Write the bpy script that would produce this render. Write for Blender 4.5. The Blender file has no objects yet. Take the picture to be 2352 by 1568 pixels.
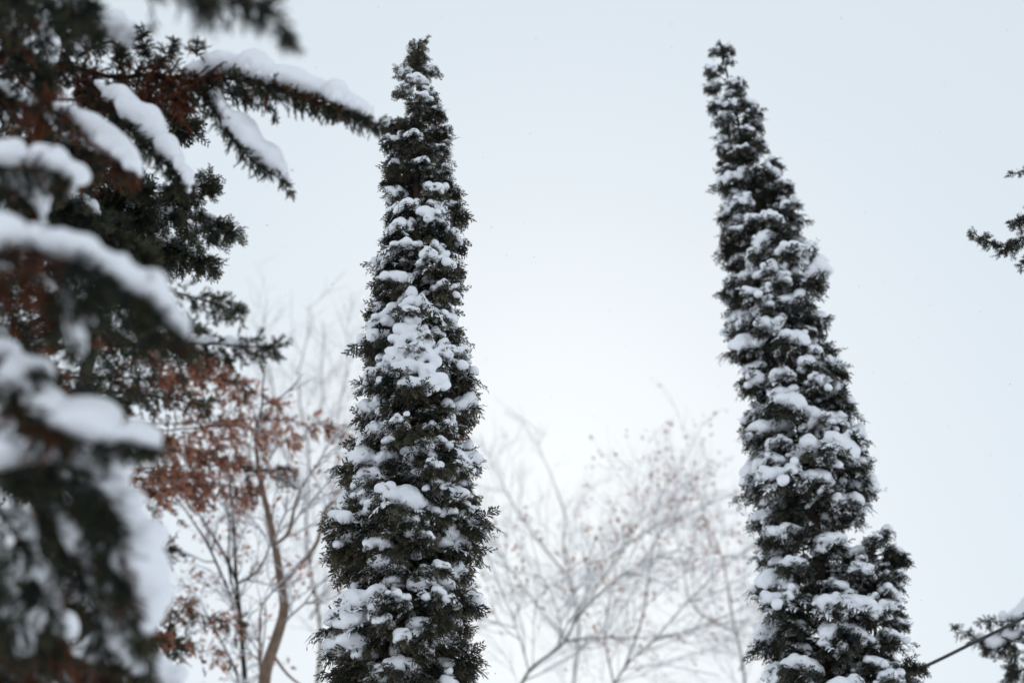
import bpy, math
import numpy as np
from mathutils import Vector

R = math.radians
S = bpy.context.scene
C = S.collection

# ------------------------------------------------------------------ camera
CAM = np.array([0.0, 0.0, 1.6])
PITCH = R(30.0)
cd = bpy.data.cameras.new('camera'); cam = bpy.data.objects.new('camera', cd); C.objects.link(cam)
cam.location = CAM; cam.rotation_euler = (R(90) + PITCH, 0, 0)
cd.sensor_width = 36; cd.lens = 50; cd.clip_start = 0.05; cd.clip_end = 2000
cd.dof.use_dof = True; cd.dof.focus_distance = 7.6; cd.dof.aperture_fstop = 1.25
S.camera = cam

# ------------------------------------------------------------------ sky and sun (overcast, snow falling)
SUN_EL, SUN_AZ = R(26), R(2)          # a pale glow behind the cloud deck, ahead of the camera (azimuth from +Y towards +X)
w = bpy.data.worlds.new('World'); S.world = w; w.use_nodes = True
nt = w.node_tree; bg = nt.nodes['Background']
sky = nt.nodes.new('ShaderNodeTexSky'); sky.sky_type = 'NISHITA'; sky.sun_disc = False
sky.sun_elevation = SUN_EL; sky.sun_rotation = SUN_AZ
sky.air_density = 1.0; sky.dust_density = 1.0; sky.ozone_density = 1.0
mixn = nt.nodes.new('ShaderNodeMix'); mixn.data_type = 'RGBA'
mixn.inputs[0].default_value = 0.9
mixn.inputs[7].default_value = (5.95, 6.62, 7.15, 1)      # even grey-white cloud deck
nt.links.new(sky.outputs[0], mixn.inputs[6]); nt.links.new(mixn.outputs[2], bg.inputs['Color'])
bg.inputs['Strength'].default_value = 0.1
ld = bpy.data.lights.new('sun', 'SUN'); sun = bpy.data.objects.new('sun', ld); C.objects.link(sun)
ld.energy = 1.5; ld.angle = R(70); ld.color = (1.0, 0.97, 0.93)
sd = Vector((math.sin(SUN_AZ) * math.cos(SUN_EL), math.cos(SUN_AZ) * math.cos(SUN_EL), math.sin(SUN_EL)))
sun.rotation_euler = sd.to_track_quat('Z', 'Y').to_euler()
S.view_settings.view_transform = 'Standard'; S.view_settings.look = 'None'
S.view_settings.exposure = 0.31; S.view_settings.gamma = 1.0
S.cycles.max_bounces = 5; S.cycles.diffuse_bounces = 4; S.cycles.glossy_bounces = 2
S.cycles.transmission_bounces = 3; S.cycles.use_denoising = True

# ------------------------------------------------------------------ helpers
FPX = 50 / 36 * 2352.0
CP, SP = math.cos(PITCH), math.sin(PITCH)
def ray(px, py):
    """direction (per unit of depth along the lens axis) through a point of the 2352 x 1568 photograph"""
    u = (px - 1176.0) / FPX; v = (784.0 - py) / FPX
    return np.array([u, CP - v * SP, SP + v * CP])
def at(px, py, depth): return CAM + ray(px, py) * depth
def at_y(px, py, Y):
    r = ray(px, py); return CAM + r * (Y / r[1])
def unit(v):
    v = np.asarray(v, float); return v / np.maximum(np.linalg.norm(v, axis=-1, keepdims=True), 1e-9)

def mesh_np(name, V, Q, attrs=None, smooth=True, mat=None):
    me = bpy.data.meshes.new(name)
    V = np.asarray(V, np.float32); Q = np.asarray(Q, np.int32)
    n, m = len(V), len(Q)
    me.vertices.add(n); me.vertices.foreach_set('co', V.ravel())
    me.loops.add(m * 4); me.loops.foreach_set('vertex_index', Q.ravel())
    me.polygons.add(m); me.polygons.foreach_set('loop_start', np.arange(0, 4 * m, 4, dtype=np.int32))
    me.polygons.foreach_set('use_smooth', np.full(m, smooth))
    for k, a in (attrs or {}).items():
        at_ = me.attributes.new(k, 'FLOAT', 'POINT'); at_.data.foreach_set('value', np.asarray(a, np.float32))
    me.update(calc_edges=True); me.validate()
    if mat: me.materials.append(mat)
    return me

def link(name, data, parent=None, loc=(0, 0, 0), rot=(0, 0, 0), scale=(1, 1, 1)):
    o = bpy.data.objects.new(name, data); C.objects.link(o)
    o.location = loc; o.rotation_euler = rot; o.scale = scale
    if parent: o.parent = parent
    return o
def thing(name, label, cat, loc, group=None):
    o = link(name, None, None, loc); o.empty_display_size = 0.2
    o['label'] = label; o['category'] = cat
    if group: o['group'] = group
    return o

# ------------------------------------------------------------------ materials
def mat(name):
    m = bpy.data.materials.new(name); m.use_nodes = True
    return m, m.node_tree, m.node_tree.nodes['Principled BSDF']
def N(nt, t, **kw):
    n = nt.nodes.new(t)
    for k, v in kw.items(): setattr(n, k, v)
    return n
def foliage_mat(name, dark, mid, tip, transl=0.18):
    """scale-leaf foliage: colour varies from spray to spray and towards the tips"""
    m, t, b = mat(name); L = t.links
    a1 = N(t, 'ShaderNodeAttribute', attribute_name='tint'); a2 = N(t, 'ShaderNodeAttribute', attribute_name='tip')
    oi = N(t, 'ShaderNodeObjectInfo')
    ad = N(t, 'ShaderNodeMath', operation='MULTIPLY_ADD'); ad.inputs[1].default_value = 0.35; L.new(oi.outputs['Random'], ad.inputs[0]); 
    L.new(a1.outputs['Fac'], ad.inputs[2])
    r = N(t, 'ShaderNodeValToRGB'); e = r.color_ramp.elements
    e[0].position = 0.15; e[0].color = (*dark, 1); e[1].position = 1.1 if False else 1.0; e[1].color = (*mid, 1)
    L.new(ad.outputs[0], r.inputs[0])
    mx = N(t, 'ShaderNodeMix', data_type='RGBA'); mx.inputs[7].default_value = (*tip, 1)
    ml = N(t, 'ShaderNodeMath', operation='MULTIPLY'); L.new(a2.outputs['Fac'], ml.inputs[0]); L.new(a1.outputs['Fac'], ml.inputs[1])
    L.new(ml.outputs[0], mx.inputs[0]); L.new(r.outputs[0], mx.inputs[6])
    L.new(mx.outputs[2], b.inputs['Base Color']); b.inputs['Roughness'].default_value = 0.65
    b.inputs['Specular IOR Level'].default_value = 0.25
    tr = N(t, 'ShaderNodeBsdfTranslucent'); L.new(mx.outputs[2], tr.inputs[0])
    ms = N(t, 'ShaderNodeMixShader'); ms.inputs[0].default_value = transl
    L.new(b.outputs[0], ms.inputs[1]); L.new(tr.outputs[0], ms.inputs[2])
    L.new(ms.outputs[0], t.nodes['Material Output'].inputs[0])
    return m
THUJA = foliage_mat('thuja_foliage', (0.009, 0.016, 0.014), (0.034, 0.040, 0.028), (0.155, 0.125, 0.075))
THUJA2 = foliage_mat('thuja_foliage_far', (0.010, 0.017, 0.016), (0.032, 0.038, 0.029), (0.11, 0.095, 0.062))
DEAD = foliage_mat('dead_foliage', (0.10, 0.030, 0.014), (0.36, 0.155, 0.098), (0.46, 0.23, 0.155), 0.35)
FIR = foliage_mat('cypress_foliage', (0.009, 0.017, 0.015), (0.026, 0.036, 0.025), (0.10, 0.085, 0.038), 0.12)
RUST = foliage_mat('rusty_foliage', (0.055, 0.018, 0.010), (0.15, 0.048, 0.024), (0.20, 0.075, 0.035), 0.2)
def bark_mat(name, c1, c2, sc=30):
    m, t, b = mat(name)
    n = N(t, 'ShaderNodeTexNoise'); n.inputs['Scale'].default_value = sc; n.inputs['Detail'].default_value = 6
    tc = N(t, 'ShaderNodeTexCoord'); mp = N(t, 'ShaderNodeMapping'); mp.inputs['Scale'].default_value = (1, 1, 0.25)
    t.links.new(tc.outputs['Object'], mp.inputs[0]); t.links.new(mp.outputs[0], n.inputs['Vector'])
    r = N(t, 'ShaderNodeValToRGB'); r.color_ramp.elements[0].color = (*c1, 1); r.color_ramp.elements[1].color = (*c2, 1)
    r.color_ramp.elements[0].position = 0.3; r.color_ramp.elements[1].position = 0.7
    t.links.new(n.outputs[0], r.inputs[0]); t.links.new(r.outputs[0], b.inputs['Base Color'])
    bp = N(t, 'ShaderNodeBump'); bp.inputs['Strength'].default_value = 0.5; bp.inputs['Distance'].default_value = 0.01
    t.links.new(n.outputs[0], bp.inputs['Height']); t.links.new(bp.outputs[0], b.inputs['Normal'])
    b.inputs['Roughness'].default_value = 0.9; b.inputs['Specular IOR Level'].default_value = 0.15
    return m
BARK = bark_mat('conifer_bark', (0.030, 0.020, 0.015), (0.075, 0.05, 0.036))
BARKPALE = bark_mat('pale_bark', (0.13, 0.085, 0.065), (0.24, 0.17, 0.13), 14)
BARKDARK = bark_mat('dark_bark', (0.020, 0.022, 0.018), (0.06, 0.05, 0.038), 20)
BARKMID = bark_mat('twig_bark', (0.07, 0.06, 0.05), (0.15, 0.12, 0.10), 20)
def snow_mat():
    m, t, b = mat('snow')
    tc = N(t, 'ShaderNodeTexCoord')
    n = N(t, 'ShaderNodeTexNoise'); n.inputs['Scale'].default_value = 28; n.inputs['Detail'].default_value = 8
    n.inputs['Roughness'].default_value = 0.65
    t.links.new(tc.outputs['Object'], n.inputs['Vector'])
    bp = N(t, 'ShaderNodeBump'); bp.inputs['Strength'].default_value = 0.55; bp.inputs['Distance'].default_value = 0.012
    t.links.new(n.outputs[0], bp.inputs['Height']); t.links.new(bp.outputs[0], b.inputs['Normal'])
    r = N(t, 'ShaderNodeValToRGB'); r.color_ramp.elements[0].color = (0.86, 0.87, 0.91, 1); r.color_ramp.elements[1].color = (0.92, 0.925, 0.95, 1)
    t.links.new(n.outputs[0], r.inputs[0]); t.links.new(r.outputs[0], b.inputs['Base Color'])
    b.inputs['Roughness'].default_value = 0.75; b.inputs['Specular IOR Level'].default_value = 0.2
    return m
SNOW = snow_mat()

# ------------------------------------------------------------------ shapes in numpy
def surface_net(field, origin, h):
    """closed quad surface round field > 0"""
    s = field > 0
    nx, ny, nz = (d - 1 for d in field.shape)
    cnt = np.zeros((nx, ny, nz), np.int32)
    for a in (0, 1):
        for b in (0, 1):
            for c in (0, 1): cnt += s[a:a + nx, b:b + ny, c:c + nz]
    act = (cnt > 0) & (cnt < 8)
    idx = -np.ones((nx, ny, nz), np.int64); cells = np.argwhere(act); idx[act] = np.arange(len(cells))
    acc = np.zeros((len(cells), 3)); num = np.zeros(len(cells))
    cor = [(a, b, c) for a in (0, 1) for b in (0, 1) for c in (0, 1)]
    for p in cor:
        for ax in range(3):
            if p[ax]: continue
            q = list(p); q[ax] = 1
            f0 = field[cells[:, 0] + p[0], cells[:, 1] + p[1], cells[:, 2] + p[2]]
            f1 = field[cells[:, 0] + q[0], cells[:, 1] + q[1], cells[:, 2] + q[2]]
            k = (f0 > 0) != (f1 > 0)
            t = np.where(k, f0 / np.where(k, f0 - f1, 1), 0)
            pt = np.tile(np.array(p, float), (len(cells), 1)); pt[:, ax] += t
            acc += pt * k[:, None]; num += k
    V = (cells + acc / np.maximum(num, 1)[:, None]) * h + origin
    quads = []
    for ax in range(3):
        o1, o2 = (ax + 1) % 3, (ax + 2) % 3
        sl0 = [slice(1, -1)] * 3; sl1 = [slice(1, -1)] * 3
        sl0[ax] = slice(0, -1); sl1[ax] = slice(1, None)
        a, b = s[tuple(sl0)], s[tuple(sl1)]
        for flip, m in ((False, a & ~b), (True, ~a & b)):
            e = np.argwhere(m)
            off = np.ones(3, int); off[ax] = 0
            e = e + off
            def cell(d1, d2):
                c = e.copy(); c[:, o1] -= d1; c[:, o2] -= d2
                return idx[c[:, 0], c[:, 1], c[:, 2]]
            q = np.stack([cell(1, 1), cell(0, 1), cell(0, 0), cell(1, 0)], 1)
            quads.append(q[:, ::-1] if flip else q)
    return V, np.concatenate(quads)

def lumpy(rng, X, amp, scale):
    out = np.zeros(X.shape[:-1])
    for k, a in ((1.0, 1.0), (2.1, 0.5), (4.3, 0.28)):
        for _ in range(3):
            d = unit(rng.normal(size=3)) * (2 * math.pi / scale) * k
            out += a * np.sin(X @ d + rng.uniform(0, 6.28))
    return out * amp / 3

def snow_mesh(rng, P, rad, h=0.012, squash=0.55, amp=0.22, ncell=0.07, name='snow_cap', k=3.0, powder=None):
    """piled snow: one smooth skin over lumps at P with radii rad, flatter underneath"""
    P = np.asarray(P, float); rad = np.asarray(rad, float)
    pad = rad.max() * 1.7 + 2 * h
    lo = P.min(0) - pad; hi = P.max(0) + pad
    n = np.ceil((hi - lo) / h).astype(int) + 1
    g = np.stack(np.meshgrid(*[lo[i] + h * np.arange(n[i]) for i in range(3)], indexing='ij'), -1)
    F = np.zeros(n)
    for p, r in zip(P, rad):
        i0 = np.maximum(((p - lo - 1.9 * r) / h).astype(int), 0); i1 = np.minimum(((p - lo + 1.9 * r) / h).astype(int) + 2, n)
        sl = tuple(slice(a, b) for a, b in zip(i0, i1))
        d = (g[sl] - p) / r
        d[..., 2] = np.where(d[..., 2] < 0, d[..., 2] / squash, d[..., 2])
        F[sl] += np.exp(-k * ((d ** 2).sum(-1) - 1))
    F = np.log(np.maximum(F, 1e-6)) / k
    F = F + lumpy(rng, g, amp, ncell)
    F[0] = F[-1] = -1; F[:, 0] = F[:, -1] = -1; F[:, :, 0] = F[:, :, -1] = -1
    V, Q = surface_net(F, lo, h)
    if powder is not None:
        Q = np.vstack([Q, powder[1] + len(V)]); V = np.vstack([V, powder[0]])
    return mesh_np(name, V, Q, mat=SNOW)

def spline(pts, n):
    """smooth resample of a polyline"""
    P = np.asarray(pts, float)
    if len(P) == 2: return P[0] + (P[1] - P[0]) * np.linspace(0, 1, n)[:, None]
    Pp = np.vstack([2 * P[0] - P[1], P, 2 * P[-1] - P[-2]])
    L = np.concatenate([[0], np.cumsum(np.linalg.norm(np.diff(P, axis=0), axis=1))])
    u = np.interp(np.linspace(0, L[-1], n), L, np.arange(len(P)))
    i = np.minimum(u.astype(int), len(P) - 2); t = (u - i)[:, None]
    a, b, c, d = Pp[i], Pp[i + 1], Pp[i + 2], Pp[i + 3]
    return 0.5 * ((2 * b) + (c - a) * t + (2 * a - 5 * b + 4 * c - d) * t ** 2 + (-a + 3 * b - 3 * c + d) * t ** 3)

def tube(P, r, sides=6):
    P = np.asarray(P, float); n = len(P); r = np.broadcast_to(r, n)
    T = unit(np.gradient(P, axis=0))
    up = np.where(np.abs(T[:, 2:3]) > 0.9, np.array([[1., 0, 0]]), np.array([[0, 0, 1.]]))
    if (np.abs(T[:, 2]) > 0.9).any(): up = np.tile(np.array([[0.31, 0.95, 0.05]]), (n, 1))
    A = unit(np.cross(T, up)); B = np.cross(T, A)
    th = np.linspace(0, 2 * math.pi, sides, endpoint=False)
    V = (P[:, None] + r[:, None, None] * (np.cos(th)[None, :, None] * A[:, None] + np.sin(th)[None, :, None] * B[:, None])).reshape(-1, 3)
    i = np.arange(n - 1)[:, None] * sides; j = np.arange(sides)[None]; j2 = (j + 1) % sides
    Q = np.stack([i + j, i + j2, i + sides + j2, i + sides + j], -1).reshape(-1, 4)
    if sides == 4:
        Q = np.vstack([Q, [[3, 2, 1, 0]], [[(n - 1) * 4 + k for k in range(4)]]])
    return V, Q
class Bag:
    """collects quads (and the two leaf attributes) for one mesh"""
    def __init__(s): s.V = []; s.Q = []; s.a = []; s.b = []; s.n = 0
    def add(s, V, Q, tint=0.0, tip=0.0):
        s.V.append(V); s.Q.append(np.asarray(Q) + s.n); s.n += len(V)
        s.a.append(np.broadcast_to(tint, len(V))); s.b.append(np.broadcast_to(tip, len(V)))
    def mesh(s, name, m, smooth=True, leaf=True):
        at_ = {'tint': np.concatenate(s.a), 'tip': np.concatenate(s.b)} if leaf else None
        return mesh_np(name, np.concatenate(s.V), np.concatenate(s.Q), at_, smooth, m)

def frond(rng, L=0.085, nf=9, fw=0.0044, sub=1, flat=1.0):
    """a flat spray of scale leaves: stem along +X, fingers in the XY plane, drooping"""
    V = []; Q = []; tip = []
    def blade(p, d, l, wd):
        d = unit(d); s = unit(np.cross(d, [0, 0, 1.0])) * wd
        i = len(V)
        V.extend([p, p + d * l * 0.45 + s, p + d * l, p + d * l * 0.45 - s]); Q.append([i, i + 1, i + 2, i + 3])
    blade(np.zeros(3), np.array([1., 0, 0]), L * 1.05, fw * 0.9)
    for k in range(nf):
        t = (k + rng.uniform(0.3, 0.9)) / nf; sd_ = 1 if k % 2 else -1
        ang = rng.uniform(0.5, 0.95) * sd_
        l = L * rng.uniform(0.42, 0.62) * (1.05 - 0.55 * t)
        d = np.array([math.cos(ang), math.sin(ang), rng.normal(0, 0.22 * flat)])
        p = np.array([t * L * 0.92, 0, 0]); blade(p, d, l, fw)
        for m in range(sub):
            u = rng.uniform(0.3, 0.8); a2 = ang + rng.choice([-1, 1]) * rng.uniform(0.4, 0.7)
            blade(p + unit(d) * l * u, np.array([math.cos(a2), math.sin(a2), rng.normal(0, 0.25 * flat)]), l * rng.uniform(0.35, 0.55), fw * 0.85)
    V = np.array(V); x = V[:, 0] / L; r = np.linalg.norm(V[:, :2], axis=1) / L
    V[:, 2] -= 0.25 * L * r ** 2
    return V, np.array(Q), np.clip(r, 0, 1) ** 1.5

def brush(rng, L=0.055, ns=26, sl=0.013, sw=0.0016):
    """a shoot with short curled leaves all round"""
    V = []; Q = []
    i = 0
    for th in (0, math.pi / 2):
        s = np.array([0, math.cos(th), math.sin(th)]) * 0.0022
        V += [np.zeros(3) - s, np.zeros(3) + s, np.array([L, 0, 0]) + s * .4, np.array([L, 0, 0]) - s * .4]; Q.append([i, i + 1, i + 2, i + 3]); i += 4
    for k in range(ns):
        t = (k + rng.uniform(0, 1)) / ns; th = rng.uniform(0, 6.283); a = rng.uniform(0.5, 1.0)
        d = np.array([math.cos(a), math.sin(a) * math.cos(th), math.sin(a) * math.sin(th)]); l = sl * rng.uniform(0.7, 1.3) * (1.15 - 0.5 * t)
        p = np.array([t * L, 0, 0]); s = unit(np.cross(d, rng.normal(size=3))) * sw
        V += [p, p + d * l * .5 + s, p + d * l + np.array([l * .35, 0, 0]), p + d * l * .5 - s]; Q.append([i, i + 1, i + 2, i + 3]); i += 4
    V = np.array(V); return V, np.array(Q), np.clip(V[:, 0] / L, 0, 1)

def scatter(bag, rng, temps, P, D, scale, tint, roll=None):
    """copies of the templates at P, +X turned to D"""
    P = np.asarray(P); D = unit(D); n = len(P)
    up = np.tile([0, 0, 1.0], (n, 1)); Y = unit(np.cross(up, D)); Z = np.cross(D, Y)
    if roll is None: roll = rng.normal(0, 0.6, n)
    c, s = np.cos(roll)[:, None], np.sin(roll)[:, None]
    Y2 = Y * c + Z * s; Z2 = Z * c - Y * s
    M = np.stack([D, Y2, Z2], 2) * np.asarray(scale).reshape(-1, 1, 1)
    which = rng.integers(0, len(temps), n)
    for k, (tV, tQ, tt) in enumerate(temps):
        s_ = np.where(which == k)[0]
        if not len(s_): continue
        W = np.einsum('nij,vj->nvi', M[s_], tV) + P[s_][:, None]
        Qs = tQ[None] + (np.arange(len(s_)) * len(tV))[:, None, None]
        bag.add(W.reshape(-1, 3), Qs.reshape(-1, 4), np.repeat(np.asarray(tint)[s_], len(tV)), np.tile(tt, len(s_)))

# ------------------------------------------------------------------ ground
def build_ground():
    n = 60; x = np.linspace(-1, 1, n); x = np.sign(x) * np.abs(x) ** 2 * 400
    X, Y = np.meshgrid(x, x, indexing='ij')
    Z = 0.06 * np.sin(X * 0.7) * np.cos(Y * 0.9) + 0.03 * np.sin(X * 2.1 + Y) - 0.1
    V = np.stack([X, Y, Z], -1).reshape(-1, 3)
    i = np.arange(n - 1)[:, None] * n + np.arange(n - 1)[None]
    Q = np.stack([i, i + n, i + n + 1, i + 1], -1).reshape(-1, 4)
    o = link('snowy_ground', mesh_np('snowy_ground', V, Q, mat=SNOW)); o['kind'] = 'structure'
build_ground()

# ------------------------------------------------------------------ thuja branches (shared by the columnar trees)
rngF = np.random.default_rng(5)
POWDER = [frond(rngF, rngF.uniform(0.075, 0.095), 7, 0.0062, 0) for _ in range(5)]
FRONDS = [frond(rngF, rngF.uniform(0.075, 0.10), int(rngF.integers(8, 12))) for _ in range(7)]
def thuja_branch(seed, L, nfr, snow_amount, fs=1.0):
    """one branch along +X: twigs, sprays of foliage, and the snow that lies on it"""
    rng = np.random.default_rng(seed); bag = Bag()
    sp = np.array([[0, 0, 0], [0.35, 0, 0.14], [0.7, 0, 0.20], [1.0, 0, 0.16]]) * L
    main = spline(sp, 8); V, Q = tube(main, np.linspace(0.008, 0.003, 8), 4); bag.add(V, Q, 0.3, 0.0)
    ends = []
    tw = []
    for k in range(9):
        s = rng.uniform(0.3, 1.0); b = main[int(s * 7)]; sd_ = (1 if k % 2 else -1)
        a = sd_ * rng.uniform(0.35, 1.05); l = L * rng.uniform(0.28, 0.5) * (1.15 - 0.4 * s)
        d = np.array([math.cos(a), math.sin(a), rng.uniform(-0.15, 0.55)])
        q = spline([b, b + d * l * .5, b + d * l + np.array([0, 0, -0.25 * l])], 5)
        V, Q = tube(q, np.linspace(0.004, 0.0015, 5), 4); bag.add(V, Q, 0.3, 0.0); tw.append(q)
    tw.append(main[3:])
    P = []; D = []
    for j in range(nfr):
        q = tw[rng.integers(0, len(tw))]; i = rng.integers(1, len(q)); p = q[i - 1] + (q[i] - q[i - 1]) * rng.uniform()
        t = unit(q[min(i + 1, len(q) - 1)] - q[i - 1]); yaw = rng.normal(0, 0.75)
        c, s = math.cos(yaw), math.sin(yaw)
        d = np.array([t[0] * c - t[1] * s, t[0] * s + t[1] * c, t[2] * 0.5 + rng.normal(-0.28, 0.42)])
        if d[0] < -0.2: d[0] *= -0.5
        P.append(p + rng.normal(0, 0.012, 3)); D.append(d)
    P = np.array(P); D = np.array(D)
    clump = np.clip(0.45 + 0.55 * lumpy(rng, P, 0.8, 0.25) + rng.normal(0, 0.16, len(P)), 0, 1)
    fsz = rng.uniform(0.75, 1.4, len(P)) * fs; roll = rng.normal(0, 0.6, len(P))
    scatter(bag, rng, FRONDS, P, D, fsz, clump, roll)
    dust = Bag(); pick = rng.uniform(size=len(P)) < (0.30 if snow_amount > 0.45 else 0.20)
    pick &= unit(D)[:, 2] > -0.75
    scatter(dust, rng, POWDER, P[pick] + np.array([0, 0, 0.006]), D[pick], fsz[pick] * 0.92, clump[pick], roll[pick] * 0.6)
    me = bag.mesh('branch', THUJA, smooth=False)
    sm = None
    if snow_amount > 0:
        Mi = P + unit(D) * 0.035 * fs                       # the middle of each spray
        top = []
        for p in Mi:
            dx = np.linalg.norm(Mi[:, :2] - p[:2], axis=1)
            top.append(((dx < 0.032 * fs) & (Mi[:, 2] > p[2] + 0.022 * fs)).sum() <= 0)
        cand = Mi[np.array(top) & (Mi[:, 0] > 0.3 * L)]
        cand = np.vstack([cand] + [q[2:] for q in tw[:-1]] + [main[4:]])
        foc = np.array([L * rng.uniform(0.6, 1.0), rng.normal(0, 0.22 * L), 0.2 * L])
        w_ = np.linalg.norm((cand - foc) * [1, 1, 0.4], axis=1) + rng.normal(0, 0.03, len(cand))
        cand = cand[np.argsort(w_)][:max(4, int(len(cand) * snow_amount * 0.86))]
        rr = rng.uniform(0.016, 0.042, len(cand)) * fs ** 0.8 * rng.uniform(0.9, 1.3)
        c = cand + np.stack([rng.normal(0, .006, len(cand)), rng.normal(0, .006, len(cand)), rr * 0.6], 1); r = rr
        sm = snow_mesh(rng, c, r, h=0.008, amp=0.32, ncell=0.06, squash=0.6, k=2.1, powder=(np.concatenate(dust.V), np.concatenate(dust.Q)))
    return me, sm
BIG = [thuja_branch(100 + k, 0.36, 105, sa) for k, sa in enumerate((0.75, 0.55, 0.9, 0.4, 0.65, 0.28, 0.8, 0.5, 0.35, 0.95))]
MID = [thuja_branch(200 + k, 0.26, 85, sa, 0.85) for k, sa in enumerate((0.7, 0.5, 0.9, 0.35, 0.6, 0.8, 0.25, 0.45))]
SML = [thuja_branch(300 + k, 0.16, 42, sa, 0.62) for k, sa in enumerate((0.7, 0.5, 0.9, 0.35, 0.6, 0.8))]

def trunk_mesh(axis_pts, r0, r1, n=24, sides=10, m=BARK):
    P = spline(axis_pts, n); V, Q = tube(P, np.linspace(r0, r1, n), sides); return mesh_np('trunk', V, Q, mat=m)

def override(o, m):
    o.material_slots[0].link = 'OBJECT'; o.material_slots[0].material = m

def columnar(rng, root, axis, radius, zs, count, snow_p, foliage=None, dead_p=0.008, thin=None, keep=None, tuft=True, grow_snow=(0.82, 1.08)):
    """branches in a spiral round an axis; axis(z) -> xyz, radius(z) -> m"""
    base = np.array(root.location)
    # heights spaced so that the density of branches stays even over the surface
    z = np.linspace(zs[0], zs[1], 400); wgt = np.array([1 / max(radius(a), 0.06) ** -0.75 for a in z]); cw = np.cumsum(wgt); cw /= cw[-1]
    hs = np.interp((np.arange(count) + 0.5) / count, cw, z)
    for k in range(count):
        h = hs[k] + rng.normal(0, 0.03); az = k * 2.399963 + rng.normal(0, 0.35)
        r = radius(h); r *= rng.uniform(0.76, 1.12) if r > 0.2 else rng.uniform(0.9, 1.16)
        a = axis(h); lib, L0 = (BIG, 0.36) if r > 0.30 else (MID, 0.26) if r > 0.17 else (SML, 0.16)
        if keep and not keep(h, az): continue
        if thin and rng.uniform() < thin(h): continue
        me, sm = lib[rng.integers(0, len(lib))]
        reach = L0 * 1.16; s = min(max(r / reach, 0.72), 1.25)
        off = max(0, r - reach * s)
        p = a + np.array([math.cos(az), math.sin(az), 0]) * off + np.array([0, 0, -0.12 * L0 * s])
        rot = (rng.normal(0, 0.12), rng.normal(0.08, 0.16), az)
        b = link('branch', me, root, p - base, rot, (s, s * rng.uniform(0.9, 1.15), s * rng.uniform(0.9, 1.15)))
        if rng.uniform() < dead_p: override(b, DEAD)
        elif foliage: override(b, foliage)
        if sm and rng.uniform() < snow_p:
            g = rng.uniform(*grow_snow) * float(np.interp(r, [.12, .40], [.92, 1.12])); c = np.array([0.75 * L0, 0, 0.18 * L0]); link('snow_cap', sm, b, c * (1 - g), (0, 0, 0), (g, g, g))
    # leader tuft: short sprays standing up round the tip
    for k in range(9 if tuft else 0):
        h = zs[1] - rng.uniform(0.05, 0.28); az = k * 2.4; me, sm = SML[k % len(SML)]; s = rng.uniform(0.45, 0.7)
        b = link('branch', me, root, axis(h) - base, (rng.normal(0, .2), -rng.uniform(0.95, 1.35), az), (s, s, s))
        if foliage: override(b, foliage)

def profile(rows, Y):
    """rows: (y, left, right) in photograph pixels -> functions of height for a tree standing at distance Y"""
    z = []; x = []; r = []
    for y, l, rr in rows:
        p = at_y((l + rr) / 2, y, Y); q = at_y(rr, y, Y); z.append(p[2]); x.append(p[0]); r.append(q[0] - p[0])
    z = np.array(z); o = np.argsort(z); z, x, r = z[o], np.array(x)[o], np.array(r)[o]
    return (lambda h: np.array([np.interp(h, z, x), Y, h])), (lambda h: float(np.interp(h, z, r))), z

# ------------------------------------------------------------------ the tall thuja in focus
LEFT = [(100, 950, 972), (150, 928, 985), (200, 918, 1012), (260, 890, 1018), (300, 882, 1025), (400, 885, 1040), (500, 868, 1066),
        (580, 862, 1058), (650, 842, 1062), (720, 832, 1070), (800, 826, 1070), (870, 836, 1078), (950, 812, 1085), (1050, 810, 1090),
        (1150, 795, 1096), (1250, 758, 1102), (1350, 756, 1098), (1450, 752, 1102), (1550, 760, 1098), (1800, 750, 1100)]
def build_left():
    rng = np.random.default_rng(11); Y = 7.0
    ax, rad, z = profile(LEFT, Y)
    g = ax(z[0]); base = np.array([g[0] - 0.05, Y, -0.08])
    root = thing('thuja_tree', 'dense narrow thuja in sharp focus, big snow clumps, left of the two columns', 'tree', base)
    pts = [base - base, ax(z[0]) - base, ax((z[0] + z[-1]) / 2) - base, ax(z[-1]) - base]
    link('trunk', trunk_mesh(pts, 0.09, 0.008), root)
    columnar(rng, root, ax, rad, (z[0], z[-1] - 0.02), 300, 0.85)
    # second, shorter leader leaning on the front of the crown
    rows2 = [(660, 930, 960), (760, 900, 990), (860, 880, 1020), (960, 860, 1040), (1100, 850, 1050), (1300, 840, 1040), (1500, 840, 1040)]
    ax2, rad2, z2 = profile(rows2, Y - 0.26)
    columnar(rng, root, ax2, lambda h: rad2(h) * 0.95, (z2[0], z2[-1] - 0.02), 60, 0.75, tuft=False,
             keep=lambda h, az: math.sin(az) < 0.35)
    # the long sheet of snow sliding down the second leader
    P = []; rr = []
    for k in range(185):
        v = rng.uniform() ** 0.75; y = 665 + 235 * v; l = 938 - 62 * min(v * 1.25, 1) + 45 * max(0, v - .62) / .38; r_ = 952 + 78 * v
        x = l + (r_ - l) * rng.uniform(); 
        P.append(at_y(x, y, Y - 0.22 - 0.17 * v + rng.normal(0, .015)) - base); rr.append(rng.uniform(.014, .032))
    link('snow_cap', snow_mesh(rng, P, rr, h=0.0085, squash=0.8, amp=0.34, ncell=0.07, k=1.7), root)
build_left()

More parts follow.
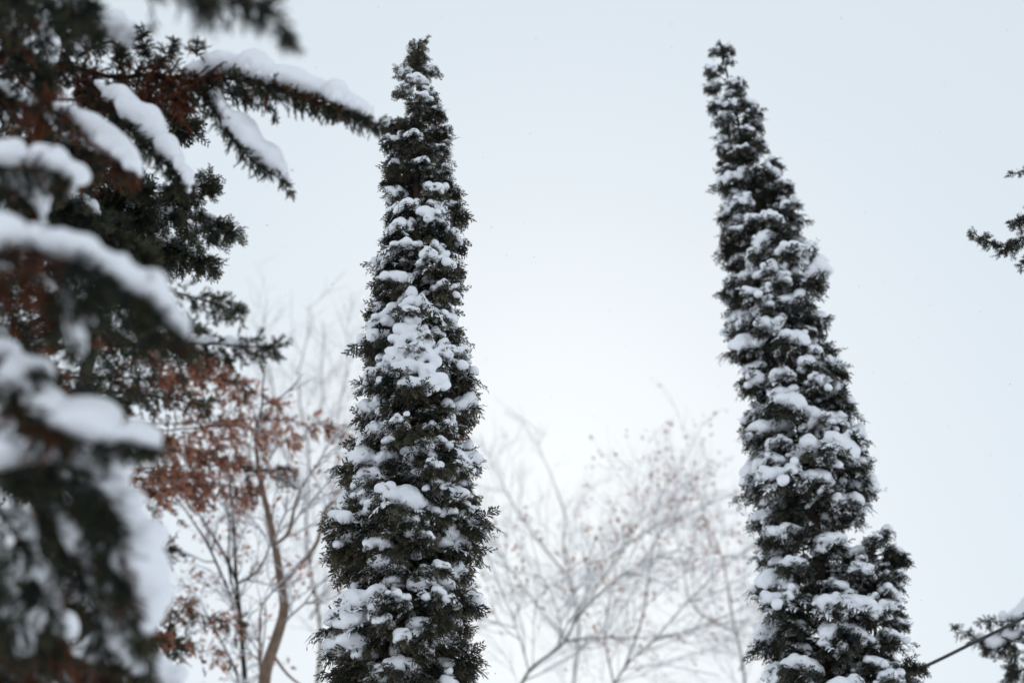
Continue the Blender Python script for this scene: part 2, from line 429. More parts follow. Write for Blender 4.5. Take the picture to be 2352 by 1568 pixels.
RIGHT = [(92, 1648, 1656), (130, 1632, 1682), (180, 1622, 1706), (230, 1622, 1732), (290, 1636, 1760), (350, 1648, 1772), (440, 1646, 1822), (520, 1656, 1840),
         (600, 1656, 1880), (680, 1668, 1898), (750, 1680, 1892), (820, 1690, 1912), (880, 1712, 1936), (950, 1712, 1966), (1030, 1716, 1972), (1100, 1720, 1996),
         (1140, 1722, 1996), (1200, 1720, 1950), (1260, 1724, 1950), (1320, 1760, 1985), (1400, 1748, 2000), (1450, 1738, 2010), (1530, 1750, 2030), (1800, 1770, 2110)]
def build_right():
    rng = np.random.default_rng(23); Y = 9.3
    ax, rad, z = profile(RIGHT, Y)
    g = ax(z[0]); base = np.array([g[0] + 0.25, Y, -0.08])
    root = thing('thuja_tree', 'tall thin leaning thuja with open gaps and side tuft, right of the two columns', 'tree', base)
    pts = [base - base, ax(z[0]) - base, ax(z[len(z) // 3]) - base, ax(z[len(z) * 2 // 3]) - base, ax(z[-1]) - base]
    link('trunk', trunk_mesh(pts, 0.075, 0.006), root)
    zt = at_y(1850, 1000, Y)[2]; zm = at_y(1850, 700, Y)[2]
    columnar(rng, root, ax, rad, (z[0], z[-1] - 0.03), 290, 0.93, foliage=THUJA2, dead_p=0.0, grow_snow=(0.82, 1.1), thin=lambda h: float(np.interp(h, [zt - .8, zt, zm, zm + .5], [.08, .10, .03, .0])))
    rows2 = [(1215, 1985, 2045), (1245, 1960, 2064), (1320, 1930, 2066), (1400, 1920, 2066), (1500, 1930, 2086), (1640, 1940, 2130)]
    ax2, rad2, z2 = profile(rows2, Y - 0.1)
    columnar(rng, root, ax2, lambda h: rad2(h) * 1.15, (z2[0], z2[-1] - 0.05), 66, 0.95, foliage=THUJA2, dead_p=0, tuft=False)
    link('limb', mesh_np('limb', *tube(spline([ax(z[0]) - base, ax2(z2[1]) - base, ax2(z2[-3]) - base], 12), np.linspace(.022, .006, 12), 6), mat=BARK), root)
build_right()

# ------------------------------------------------------------------ the snow-laden cypress close on the left
rngB = np.random.default_rng(8)
BRUSH = [brush(rngB, rngB.uniform(0.045, 0.06)) for _ in range(6)]
def laden_branch(root, rng, pts, fr=0.07, dens=130, red=(), snow=(), hang=0.5, wood=0.008, fol=FIR, temps=BRUSH, leafscale=1.0, side=1.0, start=0.0, mat_red=RUST, squash=0.75, h=0.011):
    """one bough: bark, twiglets of foliage hanging round it, and the ridge of snow on its upper side"""
    base = np.array(root.location)
    W = spline([at(*p) for p in pts], 60) - base
    seg = np.linalg.norm(np.diff(W, axis=0), axis=1); L = seg.sum(); T = unit(np.gradient(W, axis=0))
    V, Q = tube(W, np.linspace(wood, wood * 0.25, 60), 6)
    br = link('branch', mesh_np('branch', V, Q, mat=BARK), root)
    n = int(dens * L * (1 - start)); bags = {False: Bag(), True: Bag()}
    for j in range(n):
        t = start + (1 - start) * rng.uniform() ** 0.9; i = min(int(t * 59), 58); p = W[i] + (W[i + 1] - W[i]) * rng.uniform(); tg = T[i]
        pr = rng.normal(size=3); pr -= tg * (pr @ tg); pr = unit(pr); pr[2] = pr[2] * 0.6 - hang if rng.uniform() > 0.09 else 1.1
        d = unit(tg * rng.uniform(0.25, 0.9) + pr * side)
        taper = 1.0 - 0.72 * max(0, t - 0.62) / 0.38
        l = fr * rng.uniform(0.55, 1.35) * taper
        q = spline([p, p + d * l * .55, p + d * l + np.array([0, 0, -0.22 * l])], 4)
        k = 5; s = np.linspace(0.1, 1.0, k); ii = np.minimum((s * 3).astype(int), 2)
        Pq = q[ii] + (q[ii + 1] - q[ii]) * (s * 3 - ii)[:, None]; Dq = unit(q[ii + 1] - q[ii]) + rng.normal(0, 0.45, (k, 3))
        is_red = any(a <= t <= b and rng.uniform() < pb for a, b, pb in red)
        b = bags[is_red]
        V, Q = tube(q, np.linspace(0.0022, 0.001, 4), 3); b.add(V, Q, 0.2, 0.0)
        tint = np.clip(rng.normal(0.4, 0.25) + 0.5 * max(0, t - 0.75) + rng.normal(0, 0.1, k), 0, 1)
        scatter(b, rng, temps, Pq, Dq, rng.uniform(0.55, 0.95, k) * leafscale * (fr / 0.07) ** 0.5 * (0.68 + 0.32 * taper), tint, rng.uniform(0, 6.28, k))
    for is_red, b in bags.items():
        if b.n: link('foliage', b.mesh('foliage', mat_red if is_red else fol, smooth=False), br)
    for s in snow:
        t0, t1, r = s[:3]; t0 = max(0, t0 - 0.015); t1 = min(1, t1 + 0.02); lift = s[3] if len(s) > 3 else 0.85
        m = max(4, int(L * (t1 - t0) / (r * 0.55))); tt = np.linspace(t0, t1, m); ii = np.minimum((tt * 59).astype(int), 58)
        up = np.array([0, 0, 1.0]) - T[ii] * T[ii][:, 2:3]; up = unit(up + [0, 0, 0.15]); lat = np.cross(T[ii], up)
        env = np.clip(np.sin(np.linspace(0.2, math.pi - 0.16, m)) ** 0.5, 0.4, 1)
        x_ = np.arange(m) * 0.55; env = env * (0.97 + 0.16 * np.sin(x_ * rng.uniform(.5, .9) + rng.uniform(0, 6)) + 0.14 * np.sin(x_ * rng.uniform(1.3, 2.2) + rng.uniform(0, 6)))
        P = []; rr = []
        for row in (-0.55, 0.1, 0.6):
            r_ = r * env * rng.uniform(0.72, 1.05, m) * 0.95 * (1.0 if row == 0.1 else 0.8)
            P.append(W[ii] + up * (r * lift * env)[:, None] + lat * row * r + rng.normal(0, r * 0.14, (m, 3))); rr.append(r_)
        link('snow', snow_mesh(rng, np.vstack(P), np.concatenate(rr), h=h, squash=squash, amp=0.26, ncell=0.09, name='snow', k=1.8), br)
    return br

def build_near_cypress():
    rng = np.random.default_rng(31)
    tb = at(-420, 800, 4.6); base = np.array([tb[0], tb[1], -0.08])
    root = thing('cypress_tree', 'blurred snow-laden cypress with long drooping boughs, near the camera at the left edge', 'tree', base)
    link('trunk', trunk_mesh([np.zeros(3), np.array([0.03, 0, 3.0]), np.array([0.0, 0.05, 6.0]), np.array([0.05, 0, 9.0])], 0.16, 0.05), root)
    def B(pts, **k):
        if pts[-1][2] < 3.75: pts = [(x, y + 40, d) for x, y, d in pts]
        return laden_branch(root, rng, pts, **k)
    # long arching bough with its snow ridge, and the two that hang from it
    B([(-300, 330, 5.2), (-60, 200, 5.5), (120, 150, 5.6), (260, 178, 5.6), (350, 172, 5.6), (440, 185, 5.6), (530, 182, 5.6), (640, 205, 5.5), (740, 238, 5.5), (800, 262, 5.4), (872, 290, 5.4)],
      fr=0.070, dens=230, red=((0.35, 0.62, 0.8), (0.62, 0.95, 0.15)), snow=((0.62, 0.77, 0.055, 1.25), (0.76, 0.965, 0.052, 1.2)), start=0.1, wood=0.012)
    B([(455, 190, 5.6), (480, 235, 5.6), (510, 282, 5.55), (550, 337, 5.5), (600, 385, 5.5), (650, 415, 5.5), (674, 448, 5.5)],
      fr=0.034, dens=210, snow=((0.14, 0.88, 0.050, 1.0),), hang=0.3, wood=0.006)
    B([(200, 190, 5.5), (245, 240, 5.4), (300, 300, 5.3), (345, 345, 5.3), (395, 395, 5.25), (425, 445, 5.2)],
      fr=0.045, dens=220, red=((0.0, 0.3, 0.5),), snow=((0.15, 0.98, 0.047, 1.2),), hang=0.35)
    B([(420, 190, 5.6), (480, 205, 5.65), (560, 225, 5.65), (620, 250, 5.6), (635, 280, 5.6)], fr=0.03, dens=160, snow=((0.3, 0.9, 0.022),), hang=0.3, wood=0.004)
    # sprigs standing up through the snow
    for p in ([(355, 165, 5.6), (335, 115, 5.58), (322, 62, 5.55)], [(365, 160, 5.5), (385, 120, 5.5), (402, 92, 5.48)], [(270, 165, 5.55), (278, 130, 5.5), (268, 105, 5.5)], [(452, 130, 5.5), (450, 112, 5.5), (452, 96, 5.5)]):
        B(p, fr=0.03, dens=330, hang=-0.1, wood=0.004, red=((0, .5, .35),))
    B([(180, 130, 5.7), (225, 105, 5.7), (265, 100, 5.7), (300, 150, 5.7)], fr=0.03, dens=120, snow=((0.05, 0.9, 0.07, 0.9),))
    # red-brown fans under the bough
    for p in ([(230, 190, 5.5), (270, 240, 5.5), (300, 255, 5.5)], [(330, 180, 5.5), (345, 215, 5.5), (335, 250, 5.5)], [(170, 180, 5.5), (200, 215, 5.5), (215, 235, 5.5)], [(390, 185, 5.55), (420, 215, 5.5), (430, 235, 5.5)]):
        B(p, fr=0.085, dens=380, red=((0, 1, 0.75),), wood=0.004)
    # nearer bough with a thick snow ridge
    B([(40, 245, 4.4), (110, 255, 4.4), (170, 285, 4.4), (230, 345, 4.4), (305, 400, 4.3)], fr=0.09, dens=150, red=((0, 1, 0.55),), snow=((0.3, 1.0, 0.050, 0.8),), hang=0.9)
    # dark boughs filling the upper left corner
    B([(-260, 60, 4.2), (-60, -20, 4.2), (60, 10, 4.2), (160, 40, 4.2), (240, 75, 4.2)], fr=0.10, dens=200, red=((0, .7, .25),), snow=((0.78, 1.0, 0.03),), hang=0.8)
    B([(-260, 160, 4.6), (-80, 60, 4.6), (20, 90, 4.6), (90, 160, 4.5), (110, 240, 4.5)], fr=0.11, dens=210, red=((0, .7, .3),), hang=0.8)
    B([(-260, 260, 4.8), (-80, 200, 4.8), (20, 230, 4.8), (110, 290, 4.8)], fr=0.11, dens=200, red=((0, 1, .3),), snow=((0.4, 0.7, 0.035), (0.75, 1.0, 0.03)), hang=0.8)
    B([(-60, -80, 3.9), (60, -40, 3.9), (150, -15, 3.9), (220, 20, 3.9)], fr=0.09, dens=200, hang=0.7)
    B([(130, -60, 5.4), (150, 20, 5.4), (140, 90, 5.4), (150, 190, 5.4)], fr=0.07, dens=230, hang=0.2, red=((0.4, 1, .3),))
    B([(60, 30, 5.2), (80, 70, 5.2), (105, 120, 5.2), (115, 165, 5.2)], fr=0.04, dens=180, snow=((0.1, 0.9, 0.03),), hang=0.3)
    # top edge, out of focus
    B([(330, -110, 3.2), (430, -65, 3.2), (540, -45, 3.2), (610, -14, 3.2), (650, 25, 3.2), (682, 72, 3.2)], fr=0.045, dens=230, snow=((0.0, 0.55, 0.05, 1.0),), hang=0.5)
    B([(450, -60, 3.2), (470, -20, 3.2), (478, 30, 3.2)], fr=0.025, dens=200, hang=0.3, wood=0.003)
    B([(520, -60, 3.3), (528, -30, 3.3), (530, -5, 3.3)], fr=0.022, dens=200, hang=0.3, wood=0.003)
    B([(335, -80, 3.4), (343, -35, 3.4), (353, 0, 3.4), (347, 38, 3.4)], fr=0.010, dens=110, hang=0.2, wood=0.004)
    # boughs of the far side of the crown, between trunk and sky
    for p, kw in (([(-120, 330, 6.0), (80, 330, 6.0), (200, 352, 6.1), (280, 380, 6.1), (330, 430, 6.1)], dict(snow=((0.5, 0.75, .04), (0.75, 1.0, .035)))),
                  ([(40, 400, 6.2), (200, 410, 6.2), (320, 440, 6.2), (420, 440, 6.2), (480, 418, 6.2)], dict(snow=((0.3, 0.45, .03), (0.75, 0.95, .025)))),
                  ([(40, 470, 6.2), (220, 470, 6.2), (360, 490, 6.2), (450, 505, 6.2), (540, 535, 6.2)], dict(snow=((0.5, 0.7, .03), (0.8, 0.95, .025)))),
                  ([(40, 560, 6.4), (220, 545, 6.4), (340, 560, 6.4), (420, 585, 6.4), (485, 602, 6.4)], dict(snow=((0.55, 0.75, .03),))),
                  ([(260, 200, 6.2), (330, 230, 6.2), (385, 265, 6.2), (440, 296, 6.2)], dict(snow=((0.4, 0.7, .025),))),
                  ([(-100, 430, 5.6), (60, 420, 5.6), (140, 450, 5.6), (230, 500, 5.6)], dict(snow=((0.5, 0.7, .035), (0.8, 1.0, .04)))),
                  ([(-100, 520, 5.8), (100, 520, 5.8), (240, 545, 5.8), (330, 600, 5.8)], dict(red=((0.3, 0.8, .4),)))):
        B(p, fr=0.11, dens=150, hang=0.45, temps=FRONDS, leafscale=0.85, start=0.15, **kw)
    # blurred bough low down with snow all along
    B([(-260, 480, 3.0), (-60, 545, 3.0), (60, 535, 3.0), (150, 560, 3.0), (220, 585, 3.0), (290, 628, 3.0), (360, 680, 3.0), (425, 745, 3.0)],
      fr=0.075, dens=190, red=((0.2, 0.5, 0.65), (0.9, 1.0, .3)), snow=((0.28, 0.52, 0.042, 0.9), (0.5, 0.74, 0.045, 0.9), (0.72, 0.99, 0.04, 0.9)), hang=0.9)
    B([(120, 570, 3.0), (145, 650, 3.0), (162, 720, 3.0), (178, 795, 3.0)], fr=0.028, dens=180, snow=((0.3, 1.0, 0.018, 0.7),), hang=0.4)
    B([(200, 600, 3.05), (205, 670, 3.05), (195, 730, 3.05)], fr=0.03, dens=180, snow=((0.35, 1.0, 0.012, 0.9),), hang=0.4)
    B([(320, 655, 3.0), (335, 700, 3.0), (345, 745, 3.0)], fr=0.04, dens=240, hang=0.6)
    B([(-160, 340, 3.6), (0, 345, 3.6), (70, 345, 3.6), (130, 362, 3.6), (150, 410, 3.6)], fr=0.06, dens=150, red=((0, 1, .3),), snow=((0.3, 0.65, 0.048), (0.64, 0.98, 0.045)), hang=0.8)
    B([(-160, 420, 3.7), (0, 400, 3.7), (60, 420, 3.7), (100, 480, 3.7)], fr=0.06, dens=150, red=((0, 1, .35),), snow=((0.4, 0.95, 0.04),), hang=0.8)
    # standing knob of snow and the long limb running right from it
    B([(40, 960, 3.1), (55, 880, 3.1), (80, 830, 3.1), (110, 812, 3.1)], fr=0.04, dens=240, red=((0, .7, .5),), snow=((0.35, 1.0, 0.045, 0.8),), hang=0.3)
    B([(-220, 760, 3.1), (-60, 800, 3.1), (20, 860, 3.1), (80, 930, 3.1), (160, 965, 3.1), (240, 985, 3.1), (310, 980, 3.1), (385, 1005, 3.1)],
      fr=0.045, dens=200, red=((0.2, 0.6, .5),), snow=((0.42, 0.62, 0.05, 1.0), (0.6, 0.86, 0.042, 1.0), (0.84, 1.0, 0.03, 0.9)), hang=0.8)
    B([(-60, 780, 3.2), (0, 790, 3.2), (40, 800, 3.2)], fr=0.05, dens=200, snow=((0.4, 1.0, 0.03),), hang=0.6)
    # big drape at lower left
    B([(-240, 1050, 3.2), (-60, 1065, 3.2), (60, 1035, 3.2), (150, 1030, 3.2), (212, 1065, 3.2), (250, 1140, 3.2), (276, 1250, 3.2), (300, 1350, 3.2), (325, 1430, 3.2)],
      fr=0.075, dens=200, red=((0.5, 1, .08),), snow=((0.24, 0.42, 0.065, 0.9), (0.36, 0.62, 0.092, 0.85), (0.56, 0.98, 0.066, 0.85)), hang=0.9)
    B([(-120, 1040, 3.3), (0, 1020, 3.3), (90, 1030, 3.3), (150, 1060, 3.3)], fr=0.06, dens=160, snow=((0.3, 1.0, 0.075, 0.9),), hang=0.8)
    for p in ([(60, 1100, 3.25), (130, 1180, 3.25), (190, 1290, 3.25), (235, 1400, 3.25), (268, 1500, 3.25)], [(170, 1090, 3.25), (240, 1180, 3.25), (290, 1310, 3.25), (345, 1440, 3.25)],
              [(-20, 1110, 3.25), (40, 1200, 3.25), (90, 1310, 3.25), (140, 1420, 3.25)], [(-80, 1150, 3.3), (-20, 1280, 3.3), (30, 1400, 3.3), (60, 1520, 3.3)],
              [(110, 1100, 3.3), (200, 1190, 3.3), (260, 1300, 3.3), (310, 1420, 3.3), (340, 1500, 3.3)]):
        B(p, fr=0.055, dens=150, red=((0, .5, .08),), snow=((0.12, 0.5, 0.030, 0.9), (0.5, 0.9, 0.026, 0.9)), hang=0.5)
    B([(-120, 1330, 3.6), (0, 1380, 3.6), (80, 1420, 3.6), (160, 1440, 3.6)], fr=0.09, dens=170, red=((0.3, 1, .5),), snow=((0.6, 1.0, 0.045),), hang=0.8)
    B([(-140, 1480, 3.8), (0, 1480, 3.8), (120, 1490, 3.8), (230, 1540, 3.8), (300, 1590, 3.8)], fr=0.09, dens=200, red=((0.3, 1, .5),), snow=((0.1, 0.35, .05),), hang=0.8)
    B([(0, 1490, 4.2), (110, 1510, 4.2), (200, 1530, 4.2), (280, 1535, 4.2), (350, 1565, 4.2), (410, 1610, 4.2)], fr=0.05, dens=160, snow=((0.45, 0.98, 0.07, 0.8),), hang=0.6, red=((0, 1, .2),))
    B([(-120, 1580, 3.9), (0, 1560, 3.9), (120, 1590, 3.9), (260, 1640, 3.9)], fr=0.10, dens=180, red=((0, 1, .4),), snow=((0.2, 0.5, .05), (0.7, 1.0, .05)), hang=0.7)
    # inner boughs that close the crown behind the drape
    for p in ([(-200, 620, 4.9), (0, 640, 4.9), (120, 700, 4.9), (200, 800, 4.9)], [(-200, 760, 5.0), (0, 780, 5.0), (110, 860, 5.0)], [(-200, 1000, 4.6), (0, 1050, 4.6), (150, 1150, 4.6), (220, 1300, 4.6)],
              [(-200, 1300, 4.8), (0, 1330, 4.8), (180, 1400, 4.8), (300, 1460, 4.8)]):
        B(p, fr=0.12, dens=110, red=((0, 1, .3),), hang=0.6, temps=FRONDS, leafscale=0.9, snow=((0.35, 0.5, .04), (0.6, 0.8, .04),))
build_near_cypress()

# ------------------------------------------------------------------ background conifer with rusty foliage
def build_far_conifer():
    rng = np.random.default_rng(77); dpt = 15.0
    t0 = at(60, 1568, dpt); base = np.array([t0[0], t0[1], -0.1])
    root = thing('conifer_tree', 'dark background conifer with rust-brown dead boughs, behind the near cypress', 'tree', base)
    top = at(60, 150, dpt + 2.5); tp = np.array([base[0] + 0.1, base[1], top[2]])
    link('trunk', trunk_mesh([np.zeros(3), (tp - base) * .4, (tp - base) * .75, tp - base], 0.22, 0.03), root)
    tips = [(300, 330, 'g', 5), (360, 520, 'g', 5), (430, 590, 'g', 6), (340, 660, 'g', 6), (552, 715, 'g', 6), (470, 770, 'm', 7), (520, 830, 'm', 6), (632, 800, 'm', 4), (420, 880, 'm', 7),
            (330, 800, 'm', 6), (250, 720, 'g', 6), (300, 930, 'm', 6), (470, 930, 'm', 5), (180, 620, 'g', 5), (120, 900, 'm', 6), (200, 1000, 'm', 6),
            (785, 985, 'r', 8), (690, 1010, 'r', 8), (668, 1082, 'x', 7), (640, 930, 'r', 5), (560, 890, 'r', 4), (560, 1060, 'r', 8), (470, 1040, 'r', 7), (420, 1100, 'r', 6), (480, 1150, 'r', 5),
            (600, 1130, 'r', 6), (390, 1010, 'x', 5), (405, 1265, 'g', 3), (560, 1440, 'x', 6), (530, 1510, 'x', 6), (450, 1400, 'x', 5), (430, 1480, 'm', 6),
            (60, 1100, 'm', 5), (120, 1300, 'm', 5), (250, 1250, 'm', 4), (320, 1400, 'm', 5), (150, 1500, 'm', 5), (350, 1560, 'm', 5)]
    far = [frond(rng, 0.10, 6, 0.008, 0) for _ in range(5)]
    for (px, py, kind, n) in tips:
        dd = dpt + rng.uniform(-1.2, 1.2); rise = rng.uniform(10, 70)
        sx = max(60, px - rng.uniform(330, 420)) if px > 400 else 60
        p = [(sx, py - rise * .6, dd), ((sx + px) / 2, py - rise, dd), (px * .8 + sx * .2, py - rise * .5, dd), (px, py, dd)]
        if sx > 60: p = [(60, py - rise * .2, dpt)] + p
        red = {'g': ((0, 1, .06),), 'm': ((0, 1, .16),), 'r': ((0, .4, .6), (.4, 1, .92)), 'x': ((0, 1, .6),)}[kind]
        bo = laden_branch(root, rng, p, fr=0.34, dens={'r': 27, 'x': 28}.get(kind, 44), red=red, hang=0.35, temps=far, leafscale=0.72, wood=0.03 if kind in 'gm' else 0.012, start=0.5 if kind in 'rx' else 0.35 if px > 400 else 0.1,
                     mat_red=DEAD if kind in 'rx' else RUST, snow=((0.6, 0.75, .06), (0.8, 0.9, .05)) if kind in 'gm' and rng.uniform() < .5 else (), h=0.03)
        bo.name = 'bough'
build_far_conifer()

# ------------------------------------------------------------------ bare trees in the mist
LV = 3
def grow(rng, bag, tips, p, d, l, r, lvl, snowbag=None):
    n = 5; q = [p]; dd = unit(d)
    for k in range(n - 1):
        dd = unit(dd + rng.normal(0, 0.16, 3) + np.array([0, 0, 0.03])); q.append(q[-1] + dd * l / (n - 1))
    q = np.array(q); V, Q = tube(q, np.linspace(r, r * 0.5, n), 3); bag.add(V, Q)
    if snowbag is not None and abs(dd[2]) < 0.93:
        V, Q = tube(q + np.array([0, 0, r * 1.2]), np.linspace(r * 1.5, r * 1.0, n), 4); snowbag.add(V, Q)
    if lvl >= LV: tips.append((q[-1], dd)); return
    for k in range(rng.integers(3, 6)):
        i = rng.integers(1, n); t = unit(q[i] - q[i - 1]); a = rng.normal(size=3); a -= t * (a @ t)
        grow(rng, bag, tips, q[i], unit(t * 0.9 + unit(a) * rng.uniform(0.5, 0.9) + [0, 0, .1]), l * rng.uniform(0.45, 0.7), r * 0.55, lvl + 1, snowbag)
def bare_tree(seed, label, limbs, depth, bark, twig_l=1.1, twig_r=0.012, ntw=8, leaves=0, snowy=True, t_from=0.15, name='bare_tree'):
    rng = np.random.default_rng(seed)
    p0 = at(*limbs[0][0][0], depth); base = np.array([p0[0], p0[1], -0.1])
    root = thing(name, label, 'tree', base, None)
    bag = Bag(); sb = Bag(); tips = []
    for k, (pts, r0, r1) in enumerate(limbs):
        Wp = [at(x, y, depth) for x, y in pts]
        Wp = [w_ + np.array([0, rng.normal(0, .25) * (j > 0) * (1 if k else .3), 0]) for j, w_ in enumerate(Wp)]
        W = spline(Wp, 24) - base
        if k == 0:
            full = np.vstack([[[0, 0, 0], [W[0][0] * .5, W[0][1] * .5, W[0][2] * .5]], W]); rr = np.concatenate([[r0 * 1.5, r0 * 1.2], np.linspace(r0, r1, 24)])
            V, Q = tube(full, rr, 8); link('trunk', mesh_np('trunk', V, Q, mat=bark), root)
        else:
            V, Q = tube(W, np.linspace(r0, r1, 24), 6); link('limb', mesh_np('limb', V, Q, mat=bark), root)
        Ls = np.linalg.norm(np.diff(W, axis=0), axis=1).sum()
        for j in range(int(ntw * Ls)):
            t = rng.uniform(t_from if k == 0 else 0.1, 1); i = min(int(t * 23), 22); tg = unit(W[i + 1] - W[i]); a = rng.normal(size=3); a -= tg * (a @ tg)
            grow(rng, bag, tips, W[i], unit(tg * .8 + unit(a) * .8 + [0, 0, .2]), twig_l * rng.uniform(.6, 1.2) * (1.1 - .4 * t), twig_r * rng.uniform(.7, 1.2), 1, sb if snowy else None)
        grow(rng, bag, tips, W[-1], W[-1] - W[-2], twig_l, r1, 1, sb if snowy else None)
    o = link('twigs', bag.mesh('twigs', bark if bark is not BARKPALE else BARKMID, leaf=False), root); o['kind'] = 'stuff'
    if snowy and sb.n: o = link('twig_snow', sb.mesh('twig_snow', SNOW, leaf=False), root); o['kind'] = 'stuff'
    if leaves:
        lb = Bag(); sel = rng.choice(len(tips), min(leaves, len(tips)), replace=False)
        cl = np.array([tips[i][0] for i in sel]); P = np.repeat(cl, 3, 0) + rng.normal(0, .05, (len(cl) * 3, 3))
        lf = (np.array([[0, 0, 0], [.03, .018, .004], [.07, 0, -.01], [.03, -.018, .004]]), np.array([[0, 1, 2, 3]]), np.array([0, .5, 1, .5]))
        scatter(lb, rng, [lf], P, rng.normal(size=(len(P), 3)) - [0, 0, .6], rng.uniform(.8, 1.5, len(P)), rng.uniform(0, 1, len(P)))
        o = link('withered_leaves', lb.mesh('withered_leaves', DEAD), root); o['kind'] = 'stuff'
    return root
bare_tree(41, 'bare tree with thick pale brown forked trunk, left of the sharp thuja', [
    ([(603, 1600), (612, 1530), (640, 1450), (652, 1390), (646, 1330), (630, 1250), (616, 1180), (600, 1105), (590, 1020)], 0.075, 0.02),
    ([(648, 1345), (676, 1290), (720, 1230), (755, 1190), (790, 1140)], 0.03, 0.012),
    ([(632, 1250), (662, 1220), (690, 1180), (705, 1130)], 0.025, 0.01),
    ([(612, 1530), (580, 1490), (600, 1420)], 0.025, 0.01), ([(625, 1500), (660, 1540), (720, 1580)], 0.02, 0.01)], 16.0, BARKPALE, twig_l=0.8, twig_r=0.010, ntw=3.2, leaves=60)
bare_tree(42, 'bare tree with slender dark fanning stems, left of the pale forked trunk', [
    ([(566, 1600), (560, 1500), (549, 1400), (541, 1330), (540, 1200), (528, 1080)], 0.034, 0.012),
    ([(553, 1430), (532, 1375), (492, 1280), (440, 1190), (395, 1120)], 0.022, 0.008), ([(541, 1330), (510, 1265), (470, 1200), (430, 1130)], 0.018, 0.007),
    ([(548, 1400), (525, 1300), (530, 1200), (510, 1120)], 0.018, 0.007), ([(545, 1340), (590, 1300), (640, 1250), (680, 1180)], 0.016, 0.006),
    ([(470, 1400), (520, 1500), (545, 1590)][::-1], 0.02, 0.008)], 17.0, BARKDARK, twig_l=0.7, twig_r=0.008, ntw=3.0, leaves=160)
bare_tree(43, 'faint bare tree crown fading into the sky between cypress and sharp thuja', [
    ([(720, 1640), (735, 1450), (705, 1250), (710, 1050), (690, 930), (685, 850)], 0.05, 0.015), ([(708, 1300), (770, 1130), (780, 960), (800, 860)], 0.03, 0.012),
    ([(700, 1150), (640, 1000), (630, 900), (610, 830)], 0.03, 0.012), ([(690, 1020), (740, 930), (735, 850)], 0.025, 0.012), ([(712, 1420), (800, 1280), (860, 1150)], 0.03, 0.012)],
    34.0, BARKMID, twig_l=1.6, twig_r=0.0068, ntw=4, leaves=0)
bare_tree(44, 'bare tree with dark slanting bough and few brown leaves, nearest right of the sharp thuja', [
    ([(1170, 1640), (1215, 1540), (1290, 1480), (1330, 1410), (1400, 1340), (1470, 1290)], 0.028, 0.008), ([(1285, 1485), (1290, 1410), (1260, 1340), (1235, 1290)], 0.011, 0.006),
    ([(1215, 1540), (1190, 1430), (1150, 1350)], 0.011, 0.006), ([(1300, 1470), (1380, 1450), (1470, 1440)], 0.016, 0.007)], 22.0, BARKDARK, twig_l=1.2, twig_r=0.0075, ntw=4.0, leaves=130)
bare_tree(45, 'bare tree with brown leaves on rising twigs, lower middle of the gap', [
    ([(1370, 1660), (1430, 1540), (1500, 1470), (1570, 1390), (1650, 1310)], 0.022, 0.008), ([(1432, 1540), (1480, 1400), (1500, 1260), (1560, 1190)], 0.02, 0.008),
    ([(1500, 1470), (1600, 1440), (1690, 1410)], 0.02, 0.008), ([(1410, 1570), (1390, 1450), (1410, 1330)], 0.018, 0.008)], 25.0, BARKMID, twig_l=1.8, twig_r=0.0068, ntw=4.0, leaves=300)
bare_tree(46, 'pale tall bare crown fading upward in the middle of the gap', [
    ([(1290, 1720), (1330, 1450), (1295, 1250), (1300, 1190), (1275, 1120)], 0.045, 0.014), ([(1310, 1430), (1420, 1280), (1470, 1200), (1540, 1150)], 0.03, 0.012),
    ([(1308, 1330), (1200, 1190), (1150, 1110)], 0.03, 0.012), ([(1400, 1280), (1520, 1220), (1600, 1200)], 0.025, 0.012), ([(1310, 1480), (1180, 1330), (1120, 1220)], 0.025, 0.012)],
    38.0, BARKMID, twig_l=1.6, twig_r=0.0068, ntw=3.6, leaves=0)
bare_tree(47, 'thin bare tree partly hidden behind the leaning thuja', [
    ([(1690, 1720), (1710, 1560), (1680, 1420), (1660, 1300), (1640, 1240)], 0.035, 0.012), ([(1698, 1540), (1750, 1420), (1770, 1330)], 0.02, 0.01), ([(1685, 1450), (1600, 1380), (1570, 1300)], 0.02, 0.01)],
    30.0, BARKMID, twig_l=1.5, twig_r=0.0068, ntw=3.6, leaves=160)

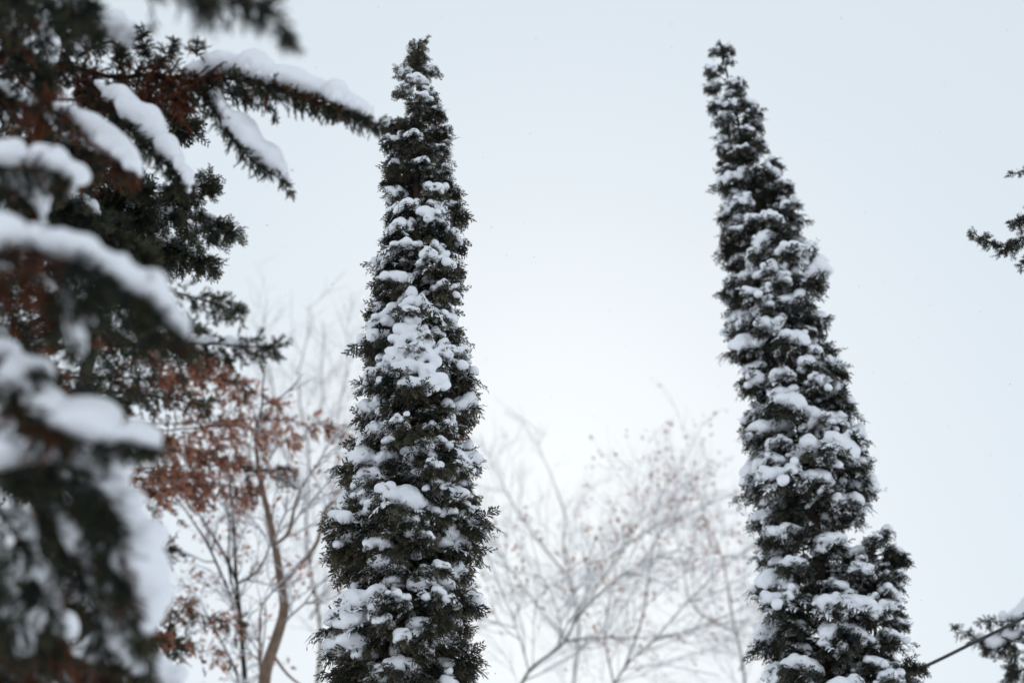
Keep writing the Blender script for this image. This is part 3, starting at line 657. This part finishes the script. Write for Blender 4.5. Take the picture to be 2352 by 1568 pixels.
# ------------------------------------------------------------------ conifer reaching in at the right edge
def build_right_conifer():
    rng = np.random.default_rng(91)
    tb = at(2760, 900, 10.5); base = np.array([tb[0], tb[1], -0.1])
    root = thing('conifer_tree', 'conifer mostly outside the right edge, only dark snowy branch tips showing', 'tree', base)
    link('trunk', trunk_mesh([np.zeros(3), np.array([0, 0, 4.0]), np.array([0.05, 0, 9.0])], 0.16, 0.04), root)
    B = lambda pts, **k: laden_branch(root, rng, pts, temps=FRONDS, fol=THUJA2, **k)
    B([(2740, 430, 10.4), (2560, 430, 10.0), (2440, 470, 9.6), (2370, 530, 9.4), (2310, 568, 9.3), (2262, 550, 9.3), (2235, 535, 9.3)], fr=0.075, dens=120, snow=((0.55, 0.72, .026), (0.74, .86, .018)), hang=0.4, leafscale=0.75, wood=0.014)
    B([(2740, 330, 10.4), (2560, 340, 10.0), (2440, 350, 9.6), (2380, 380, 9.4), (2345, 395, 9.4), (2325, 400, 9.4)], fr=0.06, dens=110, hang=0.2, leafscale=0.68, wood=0.012)
    B([(2440, 470, 9.6), (2390, 480, 9.5), (2340, 510, 9.4), (2322, 515, 9.4)], fr=0.06, dens=130, hang=0.2, leafscale=0.7)
    B([(2740, 560, 10.4), (2560, 540, 10.0), (2420, 560, 9.6), (2360, 590, 9.5), (2345, 615, 9.5)], fr=0.06, dens=120, hang=0.3, leafscale=0.7)
    B([(2740, 1380, 11.6), (2520, 1390, 11.4), (2400, 1430, 11.2), (2320, 1475, 11.2), (2270, 1490, 11.2), (2230, 1455, 11.2), (2190, 1443, 11.2)], fr=0.11, dens=55, snow=((0.70, 0.93, .055),), hang=0.5, leafscale=0.85, wood=0.014)
    B([(2740, 1330, 11.6), (2520, 1350, 11.4), (2400, 1390, 11.2), (2330, 1425, 11.2), (2250, 1425, 11.2)], fr=0.10, dens=45, snow=((0.62, 0.9, .065), ), hang=0.4, leafscale=0.85, wood=0.014)
    B([(2310, 1470, 11.2), (2330, 1500, 11.2), (2325, 1545, 11.2)], fr=0.12, dens=90, hang=0.5, leafscale=0.75)
    B([(2740, 1480, 11.6), (2520, 1460, 11.4), (2420, 1490, 11.2), (2360, 1530, 11.2), (2310, 1568, 11.2), (2280, 1610, 11.2)], fr=0.13, dens=75, snow=((0.55, 0.75, .05),), hang=0.5, leafscale=0.75, wood=0.014)
    B([(2740, 1560, 11.6), (2520, 1540, 11.4), (2400, 1560, 11.2), (2340, 1620, 11.2)], fr=0.13, dens=75, hang=0.5, leafscale=0.75, wood=0.014)
    B([(2300, 1462, 11.15), (2345, 1475, 11.15), (2400, 1482, 11.2)], fr=0.01, dens=10, hang=0.5, wood=0.006)
build_right_conifer()

# ------------------------------------------------------------------ overhead cable
def build_cable():
    pts = [(1500, 1800), (1800, 1675), (2110, 1536), (2230, 1478), (2352, 1418), (2600, 1290), (2900, 1125)]
    W = spline([at(x, y, 10.85) for x, y in pts], 60); b = W[0].copy()
    V, Q = tube(W - b, 0.0135, 8)
    m, t, p = mat('cable_rubber'); p.inputs['Base Color'].default_value = (0.012, 0.016, 0.02, 1); p.inputs['Roughness'].default_value = 0.5
    o = link('overhead_cable', mesh_np('overhead_cable', V, Q, mat=m), None, b)
    o['label'] = 'taut black overhead cable crossing the lower right corner'; o['category'] = 'cable'
build_cable()

# ------------------------------------------------------------------ falling snow
def build_flakes():
    rng = np.random.default_rng(3); bag = Bag()
    cube = np.array([[x, y, z] for x in (-1, 1) for y in (-1, 1) for z in (-1, 1)], float) / 1.732
    F = np.array([[0, 1, 3, 2], [4, 6, 7, 5], [0, 4, 5, 1], [2, 3, 7, 6], [0, 2, 6, 4], [1, 5, 7, 3]])
    for k in range(260):
        p = at(rng.uniform(-100, 2450), rng.uniform(-50, 1620), rng.uniform(4.0, 13.0))
        bag.add(p + cube * rng.uniform(0.0022, 0.0050) * rng.uniform(0.7, 1.3, 3), F)
    o = link('falling_snow', bag.mesh('falling_snow', SNOW, leaf=False)); o['kind'] = 'stuff'
    o['label'] = 'scattered tiny snowflakes falling in front of the trees'; o['category'] = 'snow'
build_flakes()
